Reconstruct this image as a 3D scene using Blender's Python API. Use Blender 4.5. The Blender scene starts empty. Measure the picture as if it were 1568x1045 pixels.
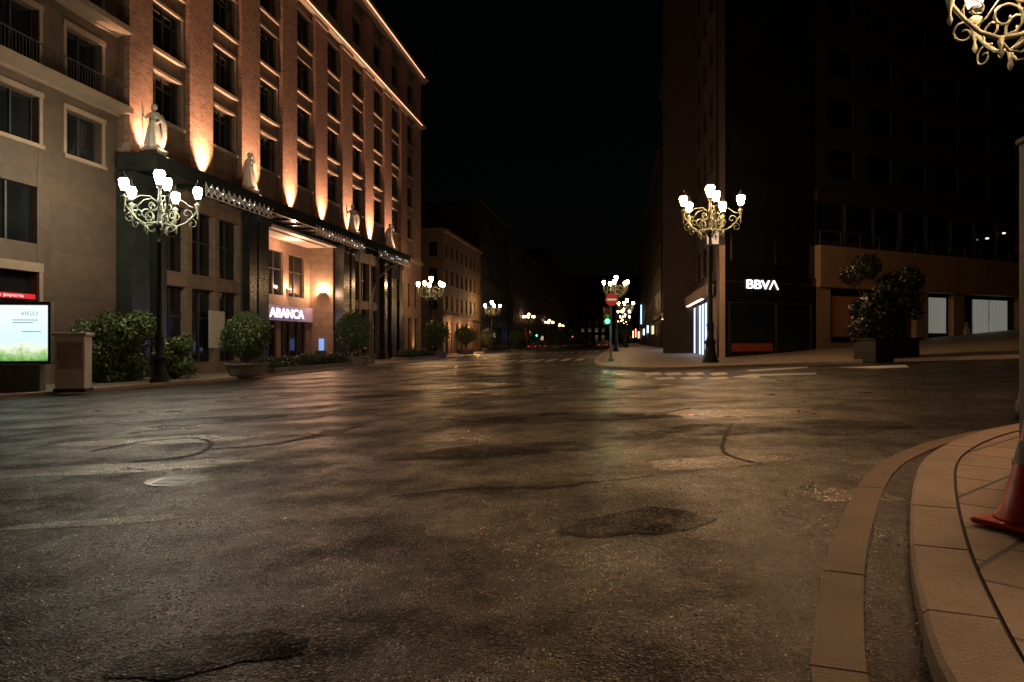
import bpy, bmesh, math, random
from mathutils import Vector, Matrix
random.seed(7)
scene = bpy.context.scene
TX, TY = 0.157, 0.9876           # street direction
PHI = math.atan2(TY, TX)
CAMZ = 1.3
F = 1045.0

# ---------------------------------------------------------------- terrain
def uof(x, y): return TY*x - TX*y
def G_u(u):
    u = max(-60, min(60, u))
    g = .028*u
    if u > 10: g += .05*(u-8)
    elif u > 6: g += .05*(u-6)**2/8
    return g
def G(x, y): return G_u(uof(x, y))
BREAKS = [-60, 6, 7, 8, 9, 10, 60]
def st(s, u): return (s*TX + u*TY, s*TY - u*TX)      # street coords -> world
def survey(px, py, h=0.0):
    a = (px-784)/F; b = -(py-522.5)/F
    lo, hi = .5, 400
    for _ in range(60):
        d = (lo+hi)/2
        if CAMZ + b*d - (G(a*d, d)+h) > 0: lo = d
        else: hi = d
    return (a*d, d)

# ---------------------------------------------------------------- materials
def newmat(name):
    m = bpy.data.materials.new(name); m.use_nodes = True
    nt = m.node_tree
    return m, nt, nt.nodes["Principled BSDF"]
def ramp(nt, fac, stops):
    r = nt.nodes.new("ShaderNodeValToRGB")
    e = r.color_ramp.elements
    e[0].position, e[0].color = stops[0][0], (*stops[0][1], 1)
    e[1].position, e[1].color = stops[-1][0], (*stops[-1][1], 1)
    for p, c in stops[1:-1]:
        k = e.new(p); k.color = (*c, 1)
    nt.links.new(fac, r.inputs[0]); return r.outputs[0]
def tc(nt): return nt.nodes.new("ShaderNodeTexCoord").outputs["Object"]
def noise(nt, vec, scale, detail=4, rough=.6):
    n = nt.nodes.new("ShaderNodeTexNoise"); n.inputs["Scale"].default_value = scale
    n.inputs["Detail"].default_value = detail; n.inputs["Roughness"].default_value = rough
    nt.links.new(vec, n.inputs["Vector"]); return n.outputs["Fac"]
def bump(nt, h, strength, dist, prev=None):
    b = nt.nodes.new("ShaderNodeBump"); b.inputs["Strength"].default_value = strength
    b.inputs["Distance"].default_value = dist; nt.links.new(h, b.inputs["Height"])
    if prev: nt.links.new(prev, b.inputs["Normal"])
    return b.outputs[0]
def mix(nt, fac, a, b, mode='MIX'):
    m = nt.nodes.new("ShaderNodeMix"); m.data_type = 'RGBA'; m.blend_type = mode
    for sock, v in ((m.inputs[0], fac), (m.inputs[6], a), (m.inputs[7], b)):
        if isinstance(v, (int, float)): sock.default_value = v
        elif isinstance(v, tuple): sock.default_value = (*v, 1)
        else: nt.links.new(v, sock)
    return m.outputs[2]
def stone(name, c1, c2, scale=1.2, rough=.7, bs=.3, metal=0, fine=18):
    m, nt, p = newmat(name); v = tc(nt)
    n = noise(nt, v, scale, 5); f = noise(nt, v, fine, 2)
    c = ramp(nt, n, [(.3, c1), (.7, c2)])
    c = mix(nt, .35, c, ramp(nt, f, [(.3, tuple(x*.5 for x in c1)), (.7, c2)]))
    nt.links.new(c, p.inputs["Base Color"]); p.inputs["Roughness"].default_value = rough
    p.inputs["Metallic"].default_value = metal
    nt.links.new(bump(nt, f, bs, .02), p.inputs["Normal"]); return m
def emit(name, col, strength, sample=True):
    m, nt, p = newmat(name)
    p.inputs["Base Color"].default_value = (*[c*.5 for c in col], 1)
    p.inputs["Emission Color"].default_value = (*col, 1); p.inputs["Emission Strength"].default_value = strength
    if not sample:
        try: m.cycles.emission_sampling = 'NONE'
        except Exception: pass
    return m
def blocks(name, c1, c2, mortar, bw, rh, ms, rough=.75, axis='XZ', rot=0, bs=.5, off=.5):
    m, nt, p = newmat(name); v = tc(nt)
    sep = nt.nodes.new("ShaderNodeSeparateXYZ"); nt.links.new(v, sep.inputs[0])
    comb = nt.nodes.new("ShaderNodeCombineXYZ")
    if axis == 'XZ':
        ad = nt.nodes.new("ShaderNodeMath"); ad.operation = 'ADD'
        nt.links.new(sep.outputs[0], ad.inputs[0]); nt.links.new(sep.outputs[1], ad.inputs[1])
        nt.links.new(ad.outputs[0], comb.inputs[0]); nt.links.new(sep.outputs[2], comb.inputs[1])
    else:
        nt.links.new(sep.outputs[0], comb.inputs[0]); nt.links.new(sep.outputs[1], comb.inputs[1])
    mp = nt.nodes.new("ShaderNodeMapping"); mp.inputs["Rotation"].default_value = (0, 0, rot)
    nt.links.new(comb.outputs[0], mp.inputs[0])
    b = nt.nodes.new("ShaderNodeTexBrick"); nt.links.new(mp.outputs[0], b.inputs["Vector"])
    b.offset = off
    b.inputs["Scale"].default_value = 1; b.inputs["Brick Width"].default_value = bw
    b.inputs["Row Height"].default_value = rh; b.inputs["Mortar Size"].default_value = ms
    b.inputs["Color1"].default_value = (*c1, 1); b.inputs["Color2"].default_value = (*c2, 1)
    b.inputs["Mortar"].default_value = (*mortar, 1); b.inputs["Mortar Smooth"].default_value = .3
    n = noise(nt, v, 2.2, 5); f = noise(nt, v, 30, 2)
    c = mix(nt, .55, b.outputs["Color"], ramp(nt, n, [(.25, (.35, .33, .3)), (.75, (1.1, 1.05, 1))]), 'MULTIPLY')
    c = mix(nt, .4, c, ramp(nt, f, [(.3, (.5, .5, .5)), (.7, (1.2, 1.2, 1.2))]), 'MULTIPLY')
    nt.links.new(c, p.inputs["Base Color"]); p.inputs["Roughness"].default_value = rough
    inv = nt.nodes.new("ShaderNodeMath"); inv.operation = 'SUBTRACT'; inv.inputs[0].default_value = 1
    nt.links.new(b.outputs["Fac"], inv.inputs[1])
    bb = bump(nt, inv.outputs[0], bs, .012); bb = bump(nt, f, .35, .015, bb)
    nt.links.new(bb, p.inputs["Normal"]); return m
def asphalt(name, dark, light, bs=.8, tilt=.42, rr=1.0, spec=.42):
    m, nt, p = newmat(name); v = tc(nt)
    n = noise(nt, v, .2, 5, .6); n2 = noise(nt, v, .7, 6, .7)
    c = ramp(nt, n, [(.42, dark), (.58, light)])
    c = mix(nt, .85, c, ramp(nt, n2, [(.38, (.45, .45, .45)), (.6, (1.4, 1.3, 1.18))]), 'MULTIPLY')
    vo = nt.nodes.new("ShaderNodeTexVoronoi"); vo.inputs["Scale"].default_value = 80
    nt.links.new(v, vo.inputs["Vector"])
    sepc = nt.nodes.new("ShaderNodeSeparateColor"); nt.links.new(vo.outputs["Color"], sepc.inputs[0])
    sp = ramp(nt, sepc.outputs[0], [(0, (.35, .35, .35)), (.7, (.9, .9, .9)), (.9, (1.4, 1.3, 1.2)), (.98, (4.5, 4.1, 3.6))])
    c = mix(nt, 1.0, c, sp, 'MULTIPLY')
    nt.links.new(c, p.inputs["Base Color"])
    # smoother where traffic has polished the stones, plus individually glossy chips
    r = ramp(nt, n2, [(.4, (.62*rr,)*3), (.5, (.45*rr,)*3), (.6, (.29*rr,)*3)])
    r = mix(nt, 1.0, r, ramp(nt, n, [(.4, (1.25,)*3), (.6, (.85,)*3)]), 'MULTIPLY')
    r = mix(nt, 1.0, r, ramp(nt, sepc.outputs[2], [(.6, (1, 1, 1)), (.9, (.5, .5, .5))]), 'MULTIPLY')
    nt.links.new(r, p.inputs["Roughness"])
    sl_ = ramp(nt, n2, [(.4, (spec*.55,)*3), (.6, (spec*1.3,)*3)])
    nt.links.new(sl_, p.inputs["Specular IOR Level"])
    b = bump(nt, vo.outputs["Distance"], bs, .01)
    b = bump(nt, noise(nt, v, 30, 3, .7), .35, .01, b)
    sb = nt.nodes.new("ShaderNodeVectorMath"); sb.operation = 'SUBTRACT'; sb.inputs[1].default_value = (.5, .5, .5); nt.links.new(vo.outputs["Color"], sb.inputs[0])
    sc = nt.nodes.new("ShaderNodeVectorMath"); sc.operation = 'SCALE'; sc.inputs["Scale"].default_value = tilt; nt.links.new(sb.outputs[0], sc.inputs[0])
    ad = nt.nodes.new("ShaderNodeVectorMath"); ad.operation = 'ADD'; nt.links.new(b, ad.inputs[0]); nt.links.new(sc.outputs[0], ad.inputs[1])
    no = nt.nodes.new("ShaderNodeVectorMath"); no.operation = 'NORMALIZE'; nt.links.new(ad.outputs[0], no.inputs[0])
    nt.links.new(no.outputs[0], p.inputs["Normal"]); return m
def glassy(name, col, rough=.08):
    m, nt, p = newmat(name); v = tc(nt)
    n = noise(nt, v, .6, 2)
    nt.links.new(ramp(nt, n, [(.3, col), (.7, tuple(c*1.8 for c in col))]), p.inputs["Base Color"])
    p.inputs["Roughness"].default_value = rough
    nt.links.new(bump(nt, noise(nt, v, 1.1, 2), .08, .03), p.inputs["Normal"]); return m

M_asph = asphalt("asphalt", (.014, .012, .01), (.038, .031, .0245))
M_patch = asphalt("asphalt_patch", (.09, .075, .058), (.15, .125, .095), .5, .25, .7, .6)
M_patchd = asphalt("asphalt_patch_dark", (.008, .007, .006), (.014, .012, .01), .6, .3, 1.3, .2)
M_tar = stone("tar", (.003, .003, .003), (.007, .007, .006), 3, .8)
M_earth = stone("earth", (.03, .028, .024), (.05, .045, .04), .5, .9)
M_slab = blocks("paving_slab", (.42, .3, .235), (.33, .235, .185), (.045, .035, .03), .62, .62, .016, .6, 'XY', math.radians(-38), off=.5)
M_slab2 = blocks("paving_slab_far", (.3, .24, .19), (.23, .19, .15), (.08, .065, .05), .6, .4, .012, .55, 'XY', -PHI)
M_kerb = stone("granite_kerb", (.24, .175, .135), (.42, .31, .24), 2.5, .6, .4, fine=60)
M_gutter = stone("gutter_granite", (.12, .08, .052), (.22, .145, .095), 2.5, .6, .4, fine=60)
M_paint = stone("road_paint", (.5, .48, .44), (.85, .83, .79), 1.4, .5, .3)
M_brick = blocks("brick", (.4, .2, .125), (.21, .095, .06), (.36, .26, .19), .34, .13, .02, .85, bs=1.0)
M_stone = blocks("facade_stone", (.2, .135, .09), (.165, .112, .076), (.07, .05, .037), 1.3, .62, .012, .7)
M_gstone = blocks("ground_floor_stone_blocks", (.27, .185, .13), (.22, .155, .105), (.09, .065, .05), 1.3, .62, .012, .7)
M_wing = blocks("wing_stone", (.1, .066, .043), (.08, .054, .036), (.05, .034, .024), 1.9, 1.05, .006, .7)
M_wtrim = stone("wing_trim", (.2, .145, .1), (.28, .2, .14), 2, .65)
M_trim = stone("trim_stone", (.22, .17, .125), (.32, .25, .185), 2, .65)
M_marble = stone("dark_marble", (.01, .014, .012), (.028, .032, .028), 1.5, .22, .05)
M_black = stone("black_granite", (.005, .0045, .0045), (.01, .009, .008), 2, .25, .05)
M_glass = glassy("window_glass", (.006, .007, .008))
M_curtain = stone("curtain", (.05, .045, .04), (.12, .1, .08), .8, .9)
M_frame = stone("window_frame", (.025, .022, .02), (.05, .045, .04), 4, .5)
M_iron = stone("cast_iron", (.012, .016, .014), (.03, .034, .03), 5, .4, .2, .6)
M_ironL = stone("painted_iron", (.1, .13, .1), (.22, .24, .18), 8, .4, .2, .2)
M_metal = stone("grey_metal", (.09, .09, .09), (.16, .16, .16), 3, .45, .1, .5)
M_grey = stone("grey_paint", (.08, .075, .07), (.13, .12, .11), 3, .5, .1)
M_pale = stone("statue_stone", (.42, .38, .32), (.62, .56, .48), 4, .7)
M_brown = stone("brown_cladding", (.26, .16, .095), (.36, .23, .145), .7, .5)
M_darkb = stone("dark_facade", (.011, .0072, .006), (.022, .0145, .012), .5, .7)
M_far = stone("far_facade", (.1, .07, .045), (.16, .11, .07), .5, .8)
M_pink = stone("pink_stone", (.26, .17, .13), (.36, .24, .18), 1.2, .6)
M_ceram = stone("planter_stone", (.12, .11, .1), (.2, .18, .16), 3, .8)
M_orange = stone("orange_plastic", (.8, .05, .012), (.95, .09, .025), 5, .4, .1)
M_bark = stone("bark", (.04, .03, .02), (.09, .065, .045), 8, .9)
def leafmat(name, a, b):
    m, nt, p = newmat(name); v = tc(nt)
    n = noise(nt, v, 3.2, 4, .7)
    nt.links.new(ramp(nt, n, [(.3, a), (.7, b)]), p.inputs["Base Color"])
    p.inputs["Roughness"].default_value = .4; return m
M_leaf = leafmat("foliage", (.03, .055, .014), (.1, .15, .035))
M_leafd = leafmat("foliage_dark", (.012, .02, .008), (.035, .05, .018))
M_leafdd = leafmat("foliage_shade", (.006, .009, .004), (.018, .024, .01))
WARM = (1, .58, .26); WHITE = (1, .9, .66)
M_lw = emit("lantern_glass_white", WHITE, 235)
M_lo = emit("lantern_glass_warm", WARM, 270)
M_ln = emit("lantern_glass_near", (1, .56, .28), 300)
M_lf = emit("lantern_glass_mid", WARM, 120)
M_lff = emit("lantern_glass_distant", WARM, 40, False)
M_led = emit("led_strip_pink", (1, .45, .26), 3.4)
M_glint = emit("canopy_glint", (.75, .9, 1), 2.5, False)  # glow for beads that imitate lamp reflections along the canopy

# ---------------------------------------------------------------- mesh helper
def empty(name, loc=(0, 0, 0), rz=0):
    e = bpy.data.objects.new(name, None); e.location = loc; e.rotation_euler = (0, 0, rz)
    e.empty_display_size = .3
    scene.collection.objects.link(e); return e
class MB:
    def __init__(s): s.bm = bmesh.new()
    def box(s, x0, x1, y0, y1, z0, z1):
        v = [s.bm.verts.new(p) for p in ((x0,y0,z0),(x1,y0,z0),(x1,y1,z0),(x0,y1,z0),(x0,y0,z1),(x1,y0,z1),(x1,y1,z1),(x0,y1,z1))]
        for f in ((3,2,1,0),(4,5,6,7),(0,1,5,4),(1,2,6,5),(2,3,7,6),(3,0,4,7)): s.bm.faces.new([v[i] for i in f])
        return s
    def poly(s, pts): s.bm.faces.new([s.bm.verts.new(p) for p in pts]); return s
    def prism(s, xy, z0, z1):
        a = [s.bm.verts.new((x, y, z0)) for x, y in xy]; b = [s.bm.verts.new((x, y, z1)) for x, y in xy]
        n = len(xy); s.bm.faces.new(b); s.bm.faces.new(a[::-1])
        for i in range(n): s.bm.faces.new((a[i], a[(i+1)%n], b[(i+1)%n], b[i]))
        return s
    def lathe(s, prof, cx=0, cy=0, seg=16, cz=0, fold=None):
        rings = []
        for r, z in prof:
            ring = []
            for i in range(seg):
                t = 2*math.pi*i/seg; rr = r if not fold else r*(1+fold(t, z))
                ring.append(s.bm.verts.new((cx+rr*math.cos(t), cy+rr*math.sin(t), cz+z)))
            rings.append(ring)
        for a, b in zip(rings, rings[1:]):
            for i in range(seg): s.bm.faces.new((a[i], a[(i+1)%seg], b[(i+1)%seg], b[i]))
        s.bm.faces.new(rings[0][::-1]); s.bm.faces.new(rings[-1]); return s
    def tube(s, pts, r, seg=7):
        pts = [Vector(p) for p in pts]; rs = r if isinstance(r, (list, tuple)) else [r]*len(pts)
        rings = []
        for i, p in enumerate(pts):
            d = (pts[min(i+1, len(pts)-1)]-pts[max(i-1, 0)]).normalized()
            a = Vector((0, 0, 1)) if abs(d.z) < .9 else Vector((1, 0, 0))
            n1 = d.cross(a).normalized(); n2 = d.cross(n1)
            rings.append([s.bm.verts.new(p+rs[i]*(math.cos(2*math.pi*k/seg)*n1+math.sin(2*math.pi*k/seg)*n2)) for k in range(seg)])
        for a, b in zip(rings, rings[1:]):
            for i in range(seg): s.bm.faces.new((a[i], a[(i+1)%seg], b[(i+1)%seg], b[i]))
        s.bm.faces.new(rings[0][::-1]); s.bm.faces.new(rings[-1]); return s
    def mesh(s, name, mat, smooth=False):
        bmesh.ops.recalc_face_normals(s.bm, faces=s.bm.faces)
        me = bpy.data.meshes.new(name); s.bm.to_mesh(me); s.bm.free()
        me.materials.append(mat)
        if smooth: me.polygons.foreach_set("use_smooth", [True]*len(me.polygons))
        return me
    def obj(s, name, mat, parent=None, smooth=False, bevel=0):
        return mobj(name, s.mesh(name, mat, smooth), parent, bevel)
def mobj(name, me, parent=None, bevel=0):
    o = bpy.data.objects.new(name, me); scene.collection.objects.link(o)
    if parent: o.parent = parent
    if bevel:
        b = o.modifiers.new("b", 'BEVEL'); b.width = bevel; b.segments = 2; b.limit_method = 'ANGLE'
    return o
def text(name, body, size, mat, parent, loc, width=None, ext=.03, bold=0):
    c = bpy.data.curves.new(name+"_c", 'FONT'); c.body = body; c.size = size; c.extrude = ext; c.offset = bold
    o = bpy.data.objects.new(name+"_t", c); scene.collection.objects.link(o)
    bpy.context.view_layer.update()
    me = bpy.data.meshes.new_from_object(o.evaluated_get(bpy.context.evaluated_depsgraph_get()))
    bpy.data.objects.remove(o)
    w = max(v.co.x for v in me.vertices)-min(v.co.x for v in me.vertices)
    k = width/w if width else 1
    for v in me.vertices: v.co.x *= k
    me.materials.clear(); me.materials.append(mat)
    t = mobj(name, me, parent); t.location = loc; t.rotation_euler = (math.pi/2, 0, 0); return t
def lamp_light(kind, name, parent, loc, energy, col, size=.08, aim=None, cone=None, blend=.9):
    l = bpy.data.lights.new(name, kind); l.energy = energy; l.color = col; l.shadow_soft_size = size
    if kind == 'SPOT': l.spot_size = math.radians(cone); l.spot_blend = blend
    o = bpy.data.objects.new(name, l); scene.collection.objects.link(o); o.parent = parent; o.location = loc
    if aim: o.rotation_euler = Vector(aim).to_track_quat('-Z', 'Y').to_euler()
    return o

# ---------------------------------------------------------------- draped sheets
NV = Vector((TY, -TX, 0))
def drape(name, outline, h, mat, parent=None, skirt=0):
    bm = bmesh.new(); bm.faces.new([bm.verts.new((x, y, 0)) for x, y in outline])
    for b in BREAKS:
        bmesh.ops.bisect_plane(bm, geom=bm.verts[:]+bm.edges[:]+bm.faces[:], plane_co=NV*b, plane_no=NV)
    bmesh.ops.triangulate(bm, faces=bm.faces[:])
    if skirt:
        be = [e for e in bm.edges if e.is_boundary]
        r = bmesh.ops.extrude_edge_only(bm, edges=be)
        low = {g for g in r["geom"] if isinstance(g, bmesh.types.BMVert)}
    else: low = set()
    for v in bm.verts: v.co.z = G(v.co.x, v.co.y)+h-(skirt if v in low else 0)
    bmesh.ops.recalc_face_normals(bm, faces=bm.faces)
    top = [f for f in bm.faces if abs(f.normal.z) > .5]
    if top and sum(f.normal.z for f in top) < 0: bmesh.ops.reverse_faces(bm, faces=bm.faces[:])
    me = bpy.data.meshes.new(name); bm.to_mesh(me); bm.free(); me.materials.append(mat)
    return mobj(name, me, parent)
def chaikin(p, n=2):
    for _ in range(n):
        q = [p[0]]
        for a, b in zip(p, p[1:]):
            q.append((a[0]*.75+b[0]*.25, a[1]*.75+b[1]*.25)); q.append((a[0]*.25+b[0]*.75, a[1]*.25+b[1]*.75))
        q.append(p[-1]); p = q
    return p
def offset(p, d):   # positive = left of travel
    out = []
    for i, a in enumerate(p):
        q0 = p[max(i-1, 0)]; q1 = p[min(i+1, len(p)-1)]
        dx, dy = q1[0]-q0[0], q1[1]-q0[1]; l = math.hypot(dx, dy) or 1
        out.append((a[0]-dy/l*d, a[1]+dx/l*d))
    return out
def sample(p, step):
    out = []; acc = 0; nxt = 0
    for a, b in zip(p, p[1:]):
        l = math.hypot(b[0]-a[0], b[1]-a[1])
        while nxt <= acc+l and l > 0:
            t = (nxt-acc)/l; out.append((a[0]+(b[0]-a[0])*t, a[1]+(b[1]-a[1])*t)); nxt += step
        acc += l
    return out
def kerb(name, path, side, mat, w=.28, top=.136, bottom=-.1, stone_len=1.0, gap=.008, off=0.0, bev=.02):
    fine = sample(path, stone_len/4)
    A = offset(fine, side*off); A2 = offset(fine, side*(off+bev)); B = offset(fine, side*(off+w))
    bm = bmesh.new()
    for k in range(0, len(fine)-4, 4):
        rows = []
        jz = random.uniform(-.003, .003)
        for j in range(5):
            t = gap/stone_len*4 if j == 0 else 0
            i = k+j
            def L(P):
                if j == 0 and i+1 < len(P): return (P[i][0]*(1-t)+P[i+1][0]*t, P[i][1]*(1-t)+P[i+1][1]*t)
                return P[i]
            a, a2, b = L(A), L(A2), L(B); g = G(*a)
            rows.append([bm.verts.new((*a, g+bottom)), bm.verts.new((*a, g+top-bev+jz)), bm.verts.new((*a2, g+top+jz)), bm.verts.new((*b, G(*b)+top+jz)), bm.verts.new((*b, G(*b)+bottom))])
        for r0, r1 in zip(rows, rows[1:]):
            for c in range(4): bm.faces.new((r0[c], r0[c+1], r1[c+1], r1[c]))
        bm.faces.new(rows[0]); bm.faces.new(rows[-1][::-1])
    bmesh.ops.recalc_face_normals(bm, faces=bm.faces)
    me = bpy.data.meshes.new(name); bm.to_mesh(me); bm.free(); me.materials.append(mat)
    return mobj(name, me)

drape("ground", [(-500, -300), (500, -300), (500, 700), (-500, 700)], -.03, M_earth)
drape("road", [(-80, -30), (90, -30), (110, 70), (110, 420), (-60, 420), (-110, 70)], 0, M_asph)

# near right pavement
near = chaikin([(1.9, -8), (1.35, -3), (1.15, 0), (1.22, 1.3), (1.45, 2.31), (1.76, 2.94), (2.18, 3.75), (2.98, 5.1), (3.83, 6.4), (4.68, 7.3), (5.5, 8.0), (6.9, 8.9), (9, 10.1), (13, 12.2), (22, 16.5), (60, 32)])
drape("pavement_bed", offset(near, -.2)+[(60, -20.2), (1.9, -20.2)], .115, M_tar, skirt=.2)
drape("pavement", offset(near, -.285)+[(60, -20), (2, -20)], .13, M_slab, skirt=.014)
kerb("kerb", near, -1, M_kerb, w=.265, stone_len=1.0, gap=.014)
kerb("gutter", offset(near, .42), -1, M_gutter, w=.2, top=.012, bottom=-.1, stone_len=1.2, bev=.004, gap=.012)

# left pavement (hotel side)
lk = [st(s, u) for s, u in ((82, -24), (82, -20), (80.5, -17.6), (77, -17.2), (60, -17.2), (35, -17.2), (27, -17.9), (20, -19.1), (12, -22.5), (5, -30), (0, -45))]
lk = chaikin(lk)
drape("pavement", offset(lk, -.25)+[st(0, -60), st(82, -60)], .13, M_slab2, skirt=.2)
kerb("kerb", lk, -1, M_kerb)
lk2 = chaikin([st(s, u) for s, u in ((94, -50), (94, -24), (94, -19), (97, -17.3), (130, -17.3), (330, -17.3))])
drape("pavement", offset(lk2, .25)+[st(330, -60)], .13, M_slab2, skirt=.2)
kerb("kerb", lk2, 1, M_kerb)
# right pavement (bank corner)
rk = [st(330, -1.8), st(200, -1.8), st(70, -1.8), st(52, -1.8), survey(908, 553, .13), survey(915, 559, .13), survey(935, 561.5, .13), survey(1010, 563, .13), survey(1090, 560, .13), survey(1250, 553, .13), survey(1480, 546, .13)]
e0, e1 = rk[-2], rk[-1]; dl = math.hypot(e1[0]-e0[0], e1[1]-e0[1])
rk.append((e1[0]+(e1[0]-e0[0])/dl*45, e1[1]+(e1[1]-e0[1])/dl*45))
rk = chaikin(rk)
drape("pavement", offset(rk, .25)+[(140, 120), st(330, 40)], .13, M_slab2, skirt=.2)
kerb("kerb", rk, 1, M_kerb)

# road markings
mk = empty("road_markings")
def quadpx(n, pts): drape(n, [survey(*p) for p in pts], .008, M_paint, mk)
for s0, s1 in ((48, 54.5), (86, 92)):
    for i in range(12):
        u0 = -14.8+i*1.05
        drape("zebra_bar", [st(s0, u0), st(s1, u0), st(s1, u0+.5), st(s0, u0+.5)], .008, M_paint, mk)
for x in (985, 1016, 1050, 1086):
    quadpx("dash", [(x, 572), (x+24, 570.5), (x+30, 574), (x+6, 575.5)])
for x in (1000, 1040, 1082):
    quadpx("dash", [(x, 579), (x+28, 577.5), (x+36, 580.5), (x+8, 582)])
quadpx("arrow", [(1120, 578), (1150, 573.5), (1250, 571.5), (1250, 573.5), (1160, 576.5), (1166, 579.5)])
quadpx("line", [(1280, 563), (1385, 559), (1392, 563), (1340, 565)])
quadpx("line", [(1140, 567), (1235, 562), (1238, 563.5), (1150, 569)])
def blob(cx, cy, rx, ry, rot=0, n=40, jag=.3):
    ph = [random.uniform(0, 6.28) for _ in range(4)]
    o = []
    for i in range(n):
        t = 2*math.pi*i/n; k = 1+jag*(.5*math.sin(2*t+ph[0])+.35*math.sin(3*t+ph[1])+.25*math.sin(5*t+ph[2])+.2*math.sin(9*t+ph[3]))
        x, y = rx*k*math.cos(t), ry*k*math.sin(t)
        o.append((cx+x*math.cos(rot)-y*math.sin(rot), cy+x*math.sin(rot)+y*math.cos(rot)))
    return o
rp = empty("road_repairs")
for px, py, rx, ry, mt in ((90, 722, 1.9, .4, M_patch), (240, 675, 1.5, .38, M_patch), (1095, 708, .7, .35, M_patch), (1120, 632, 1.5, .6, M_patch), (690, 592, 2.6, 1.2, M_patch), (640, 620, 1.0, .5, M_patch), (1300, 760, .28, .3, M_patch), (150, 800, .6, .14, M_patch), (560, 604, 2.2, 1.6, M_patchd), (870, 640, 1.6, .9, M_patchd), (700, 560, 4, 2, M_patch), (400, 640, 2.5, .8, M_patchd), (1210, 655, 1.6, .9, M_patchd), (760, 690, 1.3, .5, M_patchd), (980, 800, .5, .35, M_patchd), (320, 1000, .35, .22, M_patchd)):
    drape("repair_patch", blob(*survey(px, py), rx, ry, .15), .004, mt, rp)
def crack(pts, w):
    P = [survey(*p) for p in pts]; P = sample(chaikin(P), .06)
    P = [(x+random.uniform(-.015, .015), y+random.uniform(-.015, .015)) for x, y in P]
    W = [w*random.uniform(.3, .75) for _ in P]
    L0 = offset(P, 1); bm = bmesh.new()
    def sd(i, k): return (P[i][0]+(L0[i][0]-P[i][0])*W[i]*k, P[i][1]+(L0[i][1]-P[i][1])*W[i]*k)
    for i in range(len(P)-1):
        bm.faces.new([bm.verts.new((q[0], q[1], G(*q)+.008)) for q in (sd(i, 1), sd(i, -1), sd(i+1, -1), sd(i+1, 1))])
    me = bpy.data.meshes.new("crack"); bm.to_mesh(me); bm.free(); me.materials.append(M_tar); mobj("tar_crack", me, rp)
crack([(600, 762), (680, 752), (760, 746), (850, 748), (900, 740)], .05)
crack([(860, 740), (940, 738), (1010, 728)], .03)
crack([(140, 692), (220, 676), (300, 670), (330, 680), (300, 700), (200, 708)], .07)
crack([(300, 690), (420, 682), (480, 668), (560, 652)], .08)
crack([(420, 628), (620, 612), (760, 604), (900, 606)], .12)
crack([(640, 640), (780, 650), (980, 640), (1060, 625)], .07)
crack([(0, 662), (120, 652), (330, 640), (560, 632)], .08)
crack([(1120, 650), (1100, 690), (1130, 705), (1170, 712)], .05)
for px, py, r in ((510, 662, .33), (270, 737, .28), (690, 617, .35)):
    c = survey(px, py)
    m = empty("manhole_cover", (c[0], c[1], G(*c)))
    MB().lathe([(r, -.02), (r, .009), (r*.9, .009), (r*.88, .005), (.02, .005)], seg=24).obj("lid", M_iron, m)
    mm = MB()
    for i in range(-3, 4): mm.box(-r*.6, r*.6, i*.07-.012, i*.07+.012, .002, .01)
    mm.obj("ribs", M_iron, m)

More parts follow.
